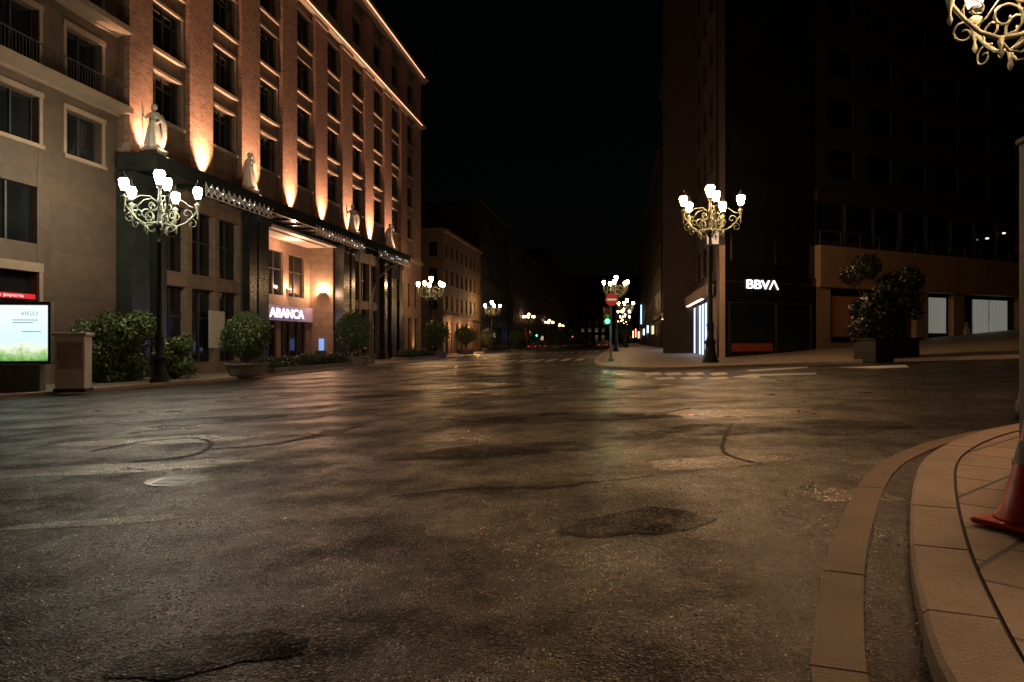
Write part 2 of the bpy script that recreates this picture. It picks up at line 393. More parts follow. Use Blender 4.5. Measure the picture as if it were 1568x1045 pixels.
# ---------------------------------------------------------------- street lamps
def lamp_meshes():
    post = MB()
    prof = [(.38, -.3), (.38, .12), (.33, .16), (.33, .3), (.26, .38), (.22, .85), (.25, .95), (.28, 1.02), (.18, 1.12), (.15, 1.3), (.16, 1.75), (.19, 1.85), (.13, 1.95), (.115, 2.2), (.09, 5.6), (.13, 5.66), (.13, 5.74), (.08, 5.82), (.07, 6.1), (.2, 6.3), (.26, 6.42), (.2, 6.5), (.09, 6.62), (.07, 7.3), (.12, 7.38), (.06, 7.5), (.05, 7.9), (.12, 7.98), (.14, 8.02)]
    post.lathe(prof, seg=16, fold=lambda t, z: .04*math.cos(8*t) if z < 6 else 0)
    arms = MB(); glass = MB(); frames = MB()
    def lantern(cx, cy, z, k=1):
        glass.lathe([(.1*k, z+.05), (.18*k, z+.3*k), (.19*k, z+.42*k), (.13*k, z+.52*k)], cx, cy, 8)
        frames.lathe([(.03, z-.1), (.1*k, z-.02), (.1*k, z+.045)], cx, cy, 8)
        frames.lathe([(.15*k, z+.5*k), (.12*k, z+.56*k), (.08*k, z+.64*k), (.02, z+.72*k), (.008, z+.85*k)], cx, cy, 8)
        for j in range(6):
            t = j*math.pi/3; c, s_ = math.cos(t), math.sin(t)
            frames.tube([(cx+.115*k*c, cy+.115*k*s_, z+.03), (cx+.2*k*c, cy+.2*k*s_, z+.42*k), (cx+.14*k*c, cy+.14*k*s_, z+.53*k)], .008, 4)
    lantern(0, 0, 8.05, 1.2)
    for a in range(5):
        th = a*2*math.pi/5+.35; c, s_ = math.cos(th), math.sin(th)
        def P(pts): return [(r*c, r*s_, z) for r, z in pts]
        main = [(.08, 6.55), (.35, 6.45), (.65, 6.42), (.95, 6.55), (1.2, 6.8), (1.38, 7.05), (1.42, 7.25), (1.42, 7.45)]
        arms.tube(P(main), [.05, .045, .04, .04, .035, .035, .03, .03], 6)
        def spiral(cr, cz, r0, turns, start, sgn=1, n=14):
            o = []
            for i in range(n+1):
                f = i/n; ang = start+sgn*turns*2*math.pi*f; rr = r0*(1-f*.8)
                o.append((cr+rr*math.cos(ang), cz+rr*math.sin(ang)))
            return o
        arms.tube(P(spiral(.55, 6.78, .32, 1.3, -math.pi/2, -1)), .025, 5)
        arms.tube(P(spiral(1.02, 6.95, .24, 1.2, -math.pi/2, 1)), .022, 5)
        arms.tube(P(spiral(1.2, 6.55, .2, 1.1, math.pi/2, -1)), .02, 5)
        arms.tube(P(spiral(.3, 7.2, .22, 1.1, math.pi, 1)), .02, 5)
        arms.tube(P([(.07, 7.35), (.4, 7.55), (.8, 7.5), (1.15, 7.25), (1.4, 7.2)]), .02, 5)
        arms.tube(P([(.14, 6.3), (.3, 6.15), (.5, 6.2), (.62, 6.38)]), .025, 5)
        arms.lathe([(.01, 6.05), (.05, 6.15), (.03, 6.25), (.06, 6.42)], .62*c, .62*s_, 6)
        arms.lathe([(.01, 6.7), (.05, 6.8), (.02, 6.9), (.1, 7.3), (.13, 7.36), (.04, 7.42), (.03, 7.5)], 1.42*c, 1.42*s_, 8)
        lantern(1.42*c, 1.42*s_, 7.55)
    gm = glass.mesh("lantern_glass", M_lw); G4 = [gm]
    for mt in (M_lo, M_lf, M_lff, M_ln):
        g = gm.copy(); g.materials.clear(); g.materials.append(mt); G4.append(g)
    return post.mesh("post", M_iron, True), arms.mesh("arms", M_ironL, True), G4, frames.mesh("frames", M_iron)
LM = lamp_meshes()
def street_lamp(x, y, kind=1, h=.13, rz=0, k=1):
    e = empty("street_lamp", (x, y, G(x, y)+h), rz); e.scale = (k, k, k)
    mobj("post", LM[0], e); mobj("scroll_arms", LM[1], e); mobj("lantern_glass", LM[2][kind], e); mobj("lantern_frames", LM[3], e)
    return e
street_lamp(-14.4, 27.9, 0)
street_lamp(9.7, 33.4, 1, rz=.5)
street_lamp(-8.7, 73.5, 2, rz=.2)
street_lamp(-3.5, 117.5, 2, rz=.9)
street_lamp(4.2, 170, 3)
street_lamp(12, 220, 3)
street_lamp(19, 270, 3)
street_lamp(11.9, 78, 2, rz=.3)
street_lamp(20.5, 122, 2, rz=.1)
street_lamp(25.5, 155, 3)
street_lamp(31.5, 190, 3)
street_lamp(38, 235, 3)
street_lamp(46, 280, 3)
street_lamp(7.6, 9.8, 4, rz=1.35, k=.84)

# ---------------------------------------------------------------- hotel
def hotel():
    ox, oy = st(30, -24); e = empty("hotel_building", (ox, oy, 0), PHI)
    L = 50; W = 2.4; rows = [13, 16.6, 20.2, 23.8, 28.4]; xs = [3.2+5.3*k for k in range(9)]
    wall = MB(); gl = MB(); fr = MB(); tr = MB(); br = MB(); cu = MB()
    edges = [0]+[v for x in xs for v in (x-W/2, x+W/2)]+[L]
    for i in range(0, len(edges), 2): wall.box(edges[i], edges[i+1], 0, .4, 10.4, 32.5)
    for x in xs:
        zs = [10.4]+[v for r in rows for v in (r, r+2.4)]+[32.5]
        for i in range(0, len(zs), 2): wall.box(x-W/2, x+W/2, .03, .4, zs[i], zs[i+1])
        for r in rows:
            gl.box(x-W/2, x+W/2, .3, .34, r, r+2.4)
            fr.box(x-.04, x+.04, .22, .3, r, r+2.4); fr.box(x-W/2, x+W/2, .23, .3, r+1.7, r+1.77)
            fr.box(x-W/2, x-W/2+.07, .2, .3, r, r+2.4); fr.box(x+W/2-.07, x+W/2, .2, .3, r, r+2.4)
            fr.box(x-W/2+.07, x+W/2-.07, .21, .3, r, r+.07); fr.box(x-W/2+.07, x+W/2-.07, .21, .3, r+2.33, r+2.4)
            tr.box(x-W/2-.2, x+W/2+.2, -.2, .2, r-.18, r-.003)
            tr.box(x-W/2-.14, x-W/2-.003, -.07, .05, r, r+2.4); tr.box(x+W/2+.003, x+W/2+.14, -.07, .05, r, r+2.4)
            tr.box(x-W/2-.18, x+W/2+.18, -.1, .2, r+2.403, r+2.56)
            if random.random() < .5:
                w = random.uniform(.3, .9)
                cu.box(x-W/2+.08, x-W/2+.08+w, .285, .297, r+.08, r+2.3)
                if random.random() < .5: cu.box(x+W/2-.08-w*.8, x+W/2-.08, .285, .297, r+.08, r+2.3)
    for k in range(10):
        x = .55+5.3*k; x0 = max(0.02, x-1.1); x1 = min(L, x+1.1)
        if k == 0: x1 = 1.7
        for a, b in ((11.0, 26.9), (27.9, 32.2)): br.box(x0, x1, -.3, .05, a, b)
        tr.box(x0-.06, x1+.06, -.34, .06, 10.752, 11.0); tr.box(x0-.05, x1+.05, -.38, .06, 26.6, 26.95)
    tr.box(-.3, L+.3, -.7, .3, 27.1, 27.35); tr.box(-.2, L+.2, -.5, .3, 26.97, 27.098); tr.box(-.2, L+.2, -.55, .3, 27.352, 27.6)
    tr.box(-.3, L+.5, -1.0, .3, 32.8, 33.2); tr.box(-.2, L+.3, -.7, .3, 32.5, 32.798)
    tr.box(-.05, L, -.4, .3, 10.4, 10.75)
    wall.obj("upper_walls", M_stone, e); gl.obj("window_glass", M_glass, e); fr.obj("window_frames", M_frame, e)
    tr.obj("sills_and_cornices", M_trim, e); br.obj("brick_pilasters", M_brick, e); cu.obj("curtains", M_curtain, e)
    led = MB(); led.box(0, L-1, -.62, -.585, 27.05, 27.08); led.box(0, L-1, -.9, -.865, 32.75, 32.78); led.obj("cornice_led_strips", M_led, e)
    body = MB(); body.box(0, 13, .62, 14, -1, 33); body.box(13.003, 25.497, 2.9, 14, -1, 9.6); body.box(13.003, 25.497, .62, 14, 9.603, 33); body.box(25.5, L, .62, 14, -1, 33)
    body.box(2, L-2, 3, 12, 33.01, 36)
    body.obj("body", M_darkb, e)
    # canopy
    c = MB(); c.box(-.4, 39.5, -1.9, -.02, 9.75, 10.1); c.box(-.5, 39.6, -2.05, -1.85, 9.55, 10.32)
    c.box(-.5, -.3, -1.85, -.02, 9.56, 10.3)
    for x in range(0, 39, 2): c.box(x, x+.1, -1.84, -.03, 9.6, 9.74)
    c.obj("canopy", M_marble, e)
    orn = MB(); glints = MB()
    for a, b in ((3.5, 10.5), (17, 26), (30, 39.2)):
        x = a
        while x < b:
            orn.tube([(x, -2.09, 9.1), (x+.55, -2.09, 9.75)], .022, 4); orn.tube([(x, -2.09, 9.75), (x+.55, -2.09, 9.1)], .022, 4)
            orn.tube([(x, -2.09, 9.05), (x, -2.09, 9.8)], .025, 4)
            orn.lathe([(.02, -.12), (.11, 0), (.02, .12)], x+.275, -2.09, 6, 9.42)
            if random.random() < .6: glints.lathe([(.015, -.04), (.038, 0), (.015, .04)], x+.275, -2.22, 6, 9.2+random.uniform(0, .5))
            x += .55
        orn.tube([(a, -2.09, 9.08), (b, -2.09, 9.08)], .03, 4)
    orn.obj("canopy_lattice", M_pale, e); glints.obj("canopy_glints", M_glint, e)  # glowing beads are reflections made as geometry, not bulbs
    # ground floor
    g = MB(); mar = MB(); gg = MB(); ff = MB()
    for cx, w in ((.5, 1.3), (2.1, .7), (11.0, .9), (12.3, 1.3), (26.2, 1.3), (27.7, .8), (36.3, .8), (38.8, 1.6), (41, .9)):
        mar.box(cx-w/2, cx+w/2, -.55, .3, -.7, 9.5); mar.box(cx-w/2-.1, cx+w/2+.1, -.65, .32, -.72, .1); mar.box(cx-w/2-.1, cx+w/2+.1, -.68, .32, 9.0, 9.54)
    for a, b, n in ((2.5, 10.5, 3), (28.1, 35.9, 3), (36.75, 38, 1), (39.6, 40.5, 1)):
        st_ = (b-a)/n
        for i in range(n+1): g.box(a+i*st_-.22, a+i*st_+.22, 0, .5, -1, 9.74)
        g.box(a, b, .04, .5, 4.3, 5.1); g.box(a, b, .04, .5, 8.7, 9.72); g.box(a, b, .04, .5, -1, .05)
        gg.box(a, b, .4, .44, 0, 9)
        for i in range(n):
            m = a+(i+.5)*st_; ff.box(m-.04, m+.04, .3, .4, 0, 8.8); ff.box(a+i*st_+.22, a+(i+1)*st_-.22, .31, .4, 2.6, 2.7); ff.box(a+i*st_+.22, a+(i+1)*st_-.22, .31, .4, 7, 7.08)
    for i in range(4): g.box(41.5+i*2.6, 42.6+i*2.6, 0, .5, -1, 10.39)
    for i in range(3):
        x = 42.6+i*2.6
        g.box(x, x+1.5, .02, .5, -1, .2); g.box(x, x+1.5, .02, .5, 4, 5.2); g.box(x, x+1.5, .02, .5, 8, 10.38); gg.box(x, x+1.5, .3, .34, .2, 8)
        ff.box(x+.7, x+.78, .24, .3, .2, 8)
    g.box(0.5, 41.5, .05, .5, 9.76, 10.39)
    # alcove
    g.box(12.95, 13.2, .301, 2.6, -1, 9.3); g.box(25.3, 25.55, .301, 2.6, -1, 9.3)
    g.box(13.2, 25.3, 2.4, 2.8, 8.3, 9.3); g.box(13.2, 25.3, 2.4, 2.8, 4.15, 4.9)
    for x in (13.2, 17.3, 20.6, 24.2): g.box(x, x+.9 if x < 24 else 25.3, 2.4, 2.8, 4.9, 8.3)
    for x in (13.2, 19.5, 24.6): g.box(x, x+.7, 2.4, 2.8, -1, 2.85)
    gg.box(14, 24.3, 2.6, 2.64, 4.9, 8.3); gg.box(13.9, 24.6, 2.62, 2.66, -1, 2.85)
    for x in (15.7, 19.2, 22.6): ff.box(x-.04, x+.04, 2.5, 2.6, 4.9, 8.3)
    ff.box(14, 24.3, 2.51, 2.6, 6.9, 6.97)
    for x in (16, 18, 21.8, 23.2): ff.box(x-.04, x+.04, 2.5, 2.62, -1, 2.85)
    cl = MB(); cl.box(12.9, 25.6, .02, 2.8, 9.302, 9.5); cl.box(14, 24.5, .6, 2.2, 9.18, 9.3); cl.obj("alcove_ceiling", M_pale, e)
    g.obj("ground_floor_stone", M_gstone, e); mar.obj("marble_piers", M_marble, e); gg.obj("shop_glass", M_glass, e); ff.obj("shop_frames", M_frame, e)
    MB().box(13.2, 25.3, 2.15, 2.4, 2.9, 4.1).obj("sign_band", emit("sign_band_lit", (.62, .5, .72), .1), e)
    text("sign_letters", "ABANCA", 1.0, emit("sign_letters_lit", (.72, .62, 1), 3), e, (18.0, 2.12, 3.15), 5.6, bold=.012)
    MB().box(25.1, 25.28, 1.1, 1.5, .5, 1.5).obj("cash_machine", emit("cash_machine_lit", (.25, .45, 1), .8), e)
    MB().box(24.9, 25.27, .9, 1.8, -.5, .45).obj("cash_machine_base", M_frame, e)
    MB().box(7.0, 8.6, -.02, .03, .9, 3.1).obj("poster", M_pale, e)
    for (x, y) in ((25.2, 1.2), (21.3, 2.3), (17.6, 2.3)):
        k = MB(); k.lathe([(.03, 0), (.17, .1), (.24, .25), (.24, .27)], x-.1, y-.1 if y > 2 else y, 12, 5.2); k.obj("sconce", M_pale, e)
        lamp_light('POINT', "sconce_light", e, (x-.35, y-.35 if y > 2 else y, 5.65), 680 if x > 25 else 290, (1, .55, .32))
    lamp_light('POINT', "ceiling_fill", e, (19.5, .9, 8.6), 320, (1, .5, .3), .1)  # added fill with no fixture, makes the alcove ceiling glow
    for k in range(8):
        x = .55+5.3*k
        if k == 0: x = .9
        f = MB(); f.lathe([(.12, 0), (.12, .2), (.15, .24)], x, -.8, 10, 10.12); f.obj("uplight_fixture", M_iron, e)
        lamp_light('SPOT', "uplight", e, (x, -.8, 10.42), 10500*random.uniform(.7, 1.2), (1, .56, .34), .08, (0, .15, 1), 66, 1.0)
    for x in (42.05, 47.2):
        lamp_light('SPOT', "ground_uplight", e, (x, -.5, -.45), 900, (1, .45, .2), .05, (0, .12, 1), 50)
    return e
hotel()

# statues on the canopy
def statue(s, u, z, flip=1):
    x, y = st(s, u); e = empty("stone_statue", (x, y, z), PHI-math.pi/2)
    p = MB(); p.box(-.55, .55, -.45, .45, 0, .15); p.box(-.45, .45, -.36, .36, .15, .55); p.box(-.5, .5, -.42, .42, .55, .65); p.obj("pedestal", M_pale, e, bevel=.02)
    V = [(0, 0, 1.75), (0, 0, 2.05), (0, .02, 2.3), (0, 0, 2.48), (0, -.02, 2.6), (0, -.03, 2.78),
         (.24, 0, 2.38), (.38, .02, 2.05), (.26, -.22, 1.85), (-.24, 0, 2.38), (-.44, -.05, 2.2), (-.42, -.25, 2.5), (-.38, -.28, 2.72),
         (.13, 0, 1.6), (.15, -.05, 1.15), (.15, 0, .72), (.17, -.15, .7), (-.13, 0, 1.6), (-.14, .02, 1.15), (-.14, .05, .72), (-.14, -.1, .7)]
    R = [.19, .17, .21, .08, .1, .12, .1, .075, .05, .1, .075, .05, .05, .15, .1, .06, .05, .15, .1, .06, .05]
    E = [(0,1),(1,2),(2,3),(3,4),(4,5),(2,6),(6,7),(7,8),(2,9),(9,10),(10,11),(11,12),(0,13),(13,14),(14,15),(15,16),(0,17),(17,18),(18,19),(19,20)]
    V = [(flip*a, b, c) for a, b, c in V]
    me = bpy.data.meshes.new("fig"); me.from_pydata(V, E, []); o = bpy.data.objects.new("figtmp", me); scene.collection.objects.link(o)
    sk = o.modifiers.new("s", 'SKIN'); sb = o.modifiers.new("ss", 'SUBSURF'); sb.levels = 2; sb.render_levels = 2
    for i, r in enumerate(R): me.skin_vertices[0].data[i].radius = (r, r)
    me.skin_vertices[0].data[0].use_root = True
    bpy.context.view_layer.update()
    m2 = bpy.data.meshes.new_from_object(o.evaluated_get(bpy.context.evaluated_depsgraph_get())); bpy.data.objects.remove(o)
    m2.materials.clear(); m2.materials.append(M_pale); mobj("figure", m2, e)
    d = MB(); d.lathe([(.42, .66), (.4, .9), (.33, 1.3), (.27, 1.7), (.21, 1.95), (.23, 2.1)], seg=40, fold=lambda t, z: (.16*math.sin(9*t+z*2)+.08*math.sin(5*t))*max(0, (2.1-z)/1.4))
    d.obj("robe", M_pale, e, True)
    h = MB(); h.lathe([(.02, 2.62), (.14, 2.66), (.15, 2.78), (.12, 2.88), (.03, 2.93)], 0, .03, 12); h.obj("hair", M_pale, e, True)
    q = MB(); q.tube([(-.4*flip, -.3, .7), (-.4*flip, -.3, 2.95)], .025, 6); q.obj("staff", M_pale, e)
    q = MB(); q.tube([(.3*flip, .1, 2.35), (.42*flip, .2, 1.9), (.4*flip, .25, 1.3), (.3*flip, .22, .8)], [.1, .14, .12, .1], 8); q.obj("cloak", M_pale, e, True)
    lamp_light('SPOT', "statue_spot", e, (.9, -.1, .1), 420, (1, .62, .4), .05, (-.35, .05, 1), 70)
for s, f in ((30.5, 1), (39.3, -1), (55.8, 1), (65.4, -1)): statue(s, -22.75, 10.1, f)

# ---------------------------------------------------------------- left wing
def wing():
    ox, oy = st(6, -24.3); e = empty("stone_building", (ox, oy, 0), PHI); L = 23.95
    w = MB(); gl = MB(); fr = MB(); tr = MB()
    xs = [21.85-3.55*k for k in range(6)]; W = 2.1
    segs = [(9.6, 11.6), (13.0, 15.3), (16.9, 19.1), (20.4, 22.6)]
    edges = [0]+[v for x in reversed(xs) for v in (x-W/2, x+W/2)]+[L]
    for i in range(0, len(edges), 2): w.box(edges[i], edges[i+1], 0, .5, 8.6, 25)
    for x in xs:
        zs = [8.6]+[v for a in segs for v in a]+[25]
        for i in range(0, len(zs), 2): w.box(x-W/2, x+W/2, .02, .5, zs[i], zs[i+1])
        for a, b in segs:
            gl.box(x-W/2, x+W/2, .38, .42, a, b); fr.box(x-.04, x+.04, .3, .38, a, b)
            fr.box(x-W/2, x-W/2+.06, .3, .38, a, b); fr.box(x+W/2-.06, x+W/2, .3, .38, a, b)
            tr.box(x-W/2-.2, x+W/2+.2, -.15, .2, a-.18, a-.003)
            tr.box(x-W/2-.2, x+W/2+.2, -.1, .2, b+.003, b+.22)
            tr.box(x-W/2-.18, x-W/2-.003, -.06, .1, a, b); tr.box(x+W/2+.003, x+W/2+.18, -.06, .1, a, b)
    for z in (12.35, 16.2): tr.box(0, L-.02, -.9, -.16, z, z+.28); tr.box(0, L-.02, -.16, .1, z-.1, z+.32)
    for z in (12.63, 16.48):
        for x in [i*.16 for i in range(int((L-.4)/.16))]: fr.box(x, x+.025, -.82, -.795, z, z+.85)
        fr.box(0, L-.3, -.84, -.78, z+.85, z+.9)
    tr.box(0, L-.02, -1, .3, 25.01, 25.5)
    w.box(19.3, L, 0, .5, -1, 8.6); w.box(13.2, 14.4, 0, .5, -1, 8.6); w.box(6, 7.6, 0, .5, -1, 8.6); w.box(0, 1.5, 0, .5, -1, 8.6)
    for a, b in ((14.4, 19.3), (7.6, 13.2), (1.5, 6)):
        w.box(a, b, .02, .5, 7.8, 8.6); w.box(a, b, .02, .5, 4.6, 5.4); gl.box(a, b, .36, .4, -1, 7.8)
        for i in range(1, 4):
            x = a+(b-a)*i/4; fr.box(x-.05, x+.05, .28, .36, 5.4, 7.8)
        for i in range(1, 3):
            x = a+(b-a)*i/3; fr.box(x-.05, x+.05, .28, .36, -1, 4.6)
        tr.box(a-.2, b+.2, -.12, .2, 4.2, 4.58); tr.box(b+.003, b+.2, -.1, .2, -1, 4.19)
        fr.box(a, b, .25, .36, 2.55, 2.63)
    tr.box(19.6, L-.3, -.12, .1, -1, .3)
    for z in (3.2, 6.4): fr.box(19.35, L-.1, -.012, .01, z, z+.03)
    w.obj("walls", M_wing, e); gl.obj("window_glass", M_glass, e); fr.obj("window_frames_and_railings", M_frame, e); tr.obj("ledges", M_wtrim, e)
    MB().box(0, L, .6, 14, -1, 26).obj("body", M_darkb, e)
    MB().box(14.5, 19.1, -.1, .2, 3.05, 3.25).obj("red_sign_strip", emit("red_strip_lit", (1, .03, .05), .3), e)
    text("shop_letters", "relojeria joyeria", .17, emit("shop_letters_lit", (1, .8, .8), 1), e, (16.3, -.12, 3.1), 2.2, .005)
wing()

# ---------------------------------------------------------------- generic facade
def facade(e, x0, L, gf, fh, n, bay, ww, wh, wall, depth=12, base=-2, trim=None, body=True):
    w = MB(); gl = MB(); tr = MB(); fr = MB()
    nb = max(1, int(L/bay)); m = (L-nb*bay)/2
    top = gf+n*fh+.6
    cs = [x0+m+bay*(i+.5) for i in range(nb)]
    ed = [x0]+[v for c in cs for v in (c-ww/2, c+ww/2)]+[x0+L]
    for i in range(0, len(ed), 2): w.box(ed[i], ed[i+1], 0, .35, base, top)
    for c in cs:
        zs = [gf-.9]
        for f in range(n): zs += [gf+f*fh+.8, gf+f*fh+.8+wh]
        zs.append(top)
        for i in range(0, len(zs), 2): w.box(c-ww/2, c+ww/2, .03, .35, zs[i], zs[i+1])
        for f in range(n):
            z = gf+f*fh+.8
            tr.box(c-ww/2-.12, c+ww/2+.12, -.12, .1, z-.12, z-.003); fr.box(c-.035, c+.035, .2, .26, z, z+wh)
            fr.box(c-ww/2, c+ww/2, .2, .255, z+wh*.68, z+wh*.68+.06)
        gl.box(c-ww/2, c+ww/2, .26, .3, base, top-.3)
        fr.box(c-.04, c+.04, .18, .26, base, gf-.9)
    tr.box(x0, x0+L, -.25, .1, gf-.15, gf+.12); tr.box(x0, x0+L, -.5, .3, top+.003, top+.4)
    w.obj("walls", wall, e); gl.obj("window_glass", M_glass, e); tr.obj("cornices_and_sills", trim or wall, e); fr.obj("window_frames", M_frame, e)
    if body: MB().box(x0, x0+L, .36, depth, base, top+.2).obj("body", wall, e)
    return top

# right bank building
C = (12.8, 42.0); D2 = (.897, .443); A2 = math.atan2(D2[1], D2[0])
cu_, cs_ = uof(*C), C[0]*TX+C[1]*TY
Lr = 58
ox, oy = st(cs_+Lr, cu_)
bank = empty("bank_building", (ox, oy, 0), PHI+math.pi)
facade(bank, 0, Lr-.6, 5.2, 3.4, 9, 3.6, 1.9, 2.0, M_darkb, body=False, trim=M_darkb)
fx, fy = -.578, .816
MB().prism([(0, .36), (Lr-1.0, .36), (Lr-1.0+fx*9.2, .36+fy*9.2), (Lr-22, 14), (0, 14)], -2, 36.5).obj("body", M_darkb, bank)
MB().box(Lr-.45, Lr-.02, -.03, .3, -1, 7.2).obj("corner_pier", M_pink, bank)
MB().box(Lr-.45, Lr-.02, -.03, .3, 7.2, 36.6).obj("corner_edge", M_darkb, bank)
pw = MB(); pw.box(Lr-4.6, Lr-.46, -.02, -.003, -1, 4.2); pw.obj("stone_cladding", M_pink, bank)
fs = MB(); fs.box(8, Lr-1, -.7, -.26, 4.2, 4.9); fs.obj("shop_fascia", M_pink, bank)
MB().box(8, Lr-5, -.6, -.4, 4.16, 4.198).obj("fascia_strip_light", emit("fascia_strip_lit", (.95, .8, .65), 5), bank)
sh = [MB(), MB(), MB(), MB()]
x = 8.3; i = 0
while x < Lr-6:
    sh[random.choice((0, 1, 1, 2, 3))].box(x, x+1.6, -.06, -.01, .3, 4.0); x += 1.85; i += 1
for q, nm, c, k in ((sh[0], "blue", (.12, .2, .9), 1.4), (sh[1], "pale", (.55, .7, 1), 1.8), (sh[2], "warm", (1, .75, .5), .7), (sh[3], "dim", (.1, .15, .3), .4)):
    q.obj("lit_shop_window", emit("shop_lit_"+nm, c, k), bank)
mu = MB(); x = 8.1
while x < Lr-5: mu.box(x, x+.2, -.12, -.005, -.2, 4.14); x += 1.85
mu.obj("shop_mullions", M_frame, bank)
MB().box(Lr-.25, Lr-.15, -.75, -.06, 7.3, 8.1).obj("hanging_sign", emit("hanging_sign_lit", (1, .85, .7), .35), bank)

front = empty("front_facade", (C[0], C[1], 0), A2)
fw = MB(); fw.box(0.1, 8.45, 0, .4, -1, 5.5); fw.box(0.1, 8.45, .1, .5, 5.5, 36.6)
fw.obj("granite_front", M_black, front)
dr = MB(); dr.box(.8, 4.6, -.04, .02, 1.25, 3.4); dr.box(4.9, 7.8, -.04, .02, .3, 3.4); dr.obj("dark_windows", M_glass, front)
jn = MB()
for z in (5.0, 3.7): jn.box(.1, 8.45, -.02, -.003, z, z+.03)
for x in (.7, 4.7, 7.9): jn.box(x, x+.06, -.07, -.003, .2, 3.68)
jn.obj("joints_and_frames", M_frame, front)
fl = MB()
for k in range(9):
    for j in range(2): fl.box(1+3.8*j, 4+3.8*j, .06, .12, 6.2+3.4*k, 8.2+3.4*k)
fl.obj("upper_windows", M_glass, front)
MB().box(.9, 4.4, -.07, -.042, .65, 1.15).obj("poster_strip", stone("poster_red", (.1, .02, .015), (.3, .06, .04), 3, .5), front)
M_sign = emit("sign_white_lit", (1, .97, .93), 2.5)
text("sign_letters", "BBV", .8, M_sign, front, (2.1, -.05, 4.62), 1.95, bold=.004)
t = MB(); t.tube([(4.15, -.05, 4.62), (4.5, -.05, 5.18)], .055, 4); t.tube([(4.53, -.05, 5.18), (4.88, -.05, 4.62)], .055, 4); t.obj("sign_letter_a", M_sign, front)
bpy.context.view_layer.update()
front.parent = bank; front.matrix_parent_inverse = bank.matrix_world.inverted()

# office building further right
fo = (C[0]+D2[0]*8.45, C[1]+D2[1]*8.45)
off = empty("office_building", (fo[0], fo[1], 0), A2)
o1 = MB(); Lo = 52
for x in (0.02, 10.6, 15.1, 24, 36, 48): o1.box(x, x+1.4, 0, .5, -1, 4.9)
o1.obj("shop_piers", M_pink, off)
o2 = MB(); o2.box(0, Lo, -.35, .5, 4.92, 7.7); o2.obj("fascia_band", M_brown, off)
o5 = MB()
for x in range(3, 52, 4): o5.box(x, x+.03, -.355, -.345, 4.95, 7.68)
o5.obj("cladding_joints", M_frame, off)
o4 = MB(); o4.box(0, Lo, .0, .5, 7.72, 8.1)
for x in range(0, 52, 3): o4.box(x, x+.18, .08, .3, 8.1, 10.7)
o4.box(0, Lo, -.1, .5, 10.7, 11.4)
for k in range(6):
    z = 11.4+3.5*k
    o4.box(0, Lo, .15, .5, z, z+1.1)
    for x in range(0, 52, 4): o4.box(x, x+1.4, .18, .5, z+1.1, z+3.1)
    o4.box(0, Lo, .15, .5, z+3.1, z+3.5)
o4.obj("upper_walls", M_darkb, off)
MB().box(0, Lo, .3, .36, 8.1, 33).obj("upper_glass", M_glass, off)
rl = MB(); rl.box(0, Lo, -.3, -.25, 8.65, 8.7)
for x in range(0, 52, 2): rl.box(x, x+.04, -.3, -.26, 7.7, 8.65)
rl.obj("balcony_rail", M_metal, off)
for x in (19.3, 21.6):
    MB().lathe([(.02, 0), (.12, .04), (.12, .1), (.02, .14)], x, -.1, 10, 9.3+(x-19)*.25).obj("window_glint", emit("window_glint_glow", (1, .8, .6), 2.0, False), off)  # glowing discs stand in for street lamp reflections on the glass
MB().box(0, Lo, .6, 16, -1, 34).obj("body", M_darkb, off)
MB().box(0, Lo, .4, .44, 1.4, 4.9).obj("shop_glass", M_glass, off)
MB().box(0, Lo, .02, .5, -1, 1.2).obj("stall_riser", M_brown, off)
m, nt, pr = newmat("display_lit"); v = tc(nt)
wv = nt.nodes.new("ShaderNodeTexWave"); wv.inputs["Scale"].default_value = 1.6; wv.inputs["Distortion"].default_value = 2; nt.links.new(v, wv.inputs["Vector"])
nt.links.new(ramp(nt, wv.outputs["Fac"], [(0, (.3, .3, .24)), (1, (.75, .75, .66))]), pr.inputs["Emission Color"]); pr.inputs["Emission Strength"].default_value = .27
pr.inputs["Base Color"].default_value = (.3, .3, .28, 1)
dp = MB()
for a, b in ((12.4, 14.7), (18.2, 20.3), (20.45, 22.9)): dp.box(a, b, .34, .38, 1.9, 4.6)
dp.obj("shop_displays", m, off)
MB().box(2, 5.4, .34, .38, 1.6, 4.4).obj("dim_display", emit("dim_display_lit", (.5, .16, .06), .018), off)
mq = MB()
for a, b, c in ((16.6, 17.2, 3.1), (16.9, 17.6, 2.4)): mq.lathe([(.2, 0), (.28, .5), (.2, .9), (.1, 1.2), (.14, 1.35), (.05, 1.5)], a, .1, 10, 1.3)
mq.obj("display_busts", M_pale, off)

# ---------------------------------------------------------------- distant buildings
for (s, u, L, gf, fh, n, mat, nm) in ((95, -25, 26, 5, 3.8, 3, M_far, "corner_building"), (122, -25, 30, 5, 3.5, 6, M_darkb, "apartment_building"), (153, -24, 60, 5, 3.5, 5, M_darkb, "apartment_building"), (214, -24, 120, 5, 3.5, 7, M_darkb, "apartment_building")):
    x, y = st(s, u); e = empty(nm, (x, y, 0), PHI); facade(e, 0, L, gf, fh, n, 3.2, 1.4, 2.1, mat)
    if nm == "corner_building":
        e2 = empty("end_wall", (0, 0, 0)); e2.parent = e; e2.rotation_euler = (0, 0, -math.pi/2); e2.location = (-.4, 12, 0)
        facade(e2, 0, 12, gf, fh, n, 3, 1.3, 2.1, mat, body=False)
        for (lx, ly) in ((3, -1), (10, -1), (17, -1)):
            lamp_light('POINT', "shop_light", e, (lx, ly, 3.0), 480, (1, .5, .22), .2)
for s, n in ((165, 7), (230, 6)):
    x, y = st(s, 6); e = empty("apartment_building", (x, y, 0), PHI+math.pi); facade(e, 0, 60, 5, 3.5, n, 3.4, 1.5, 2.1, M_darkb)
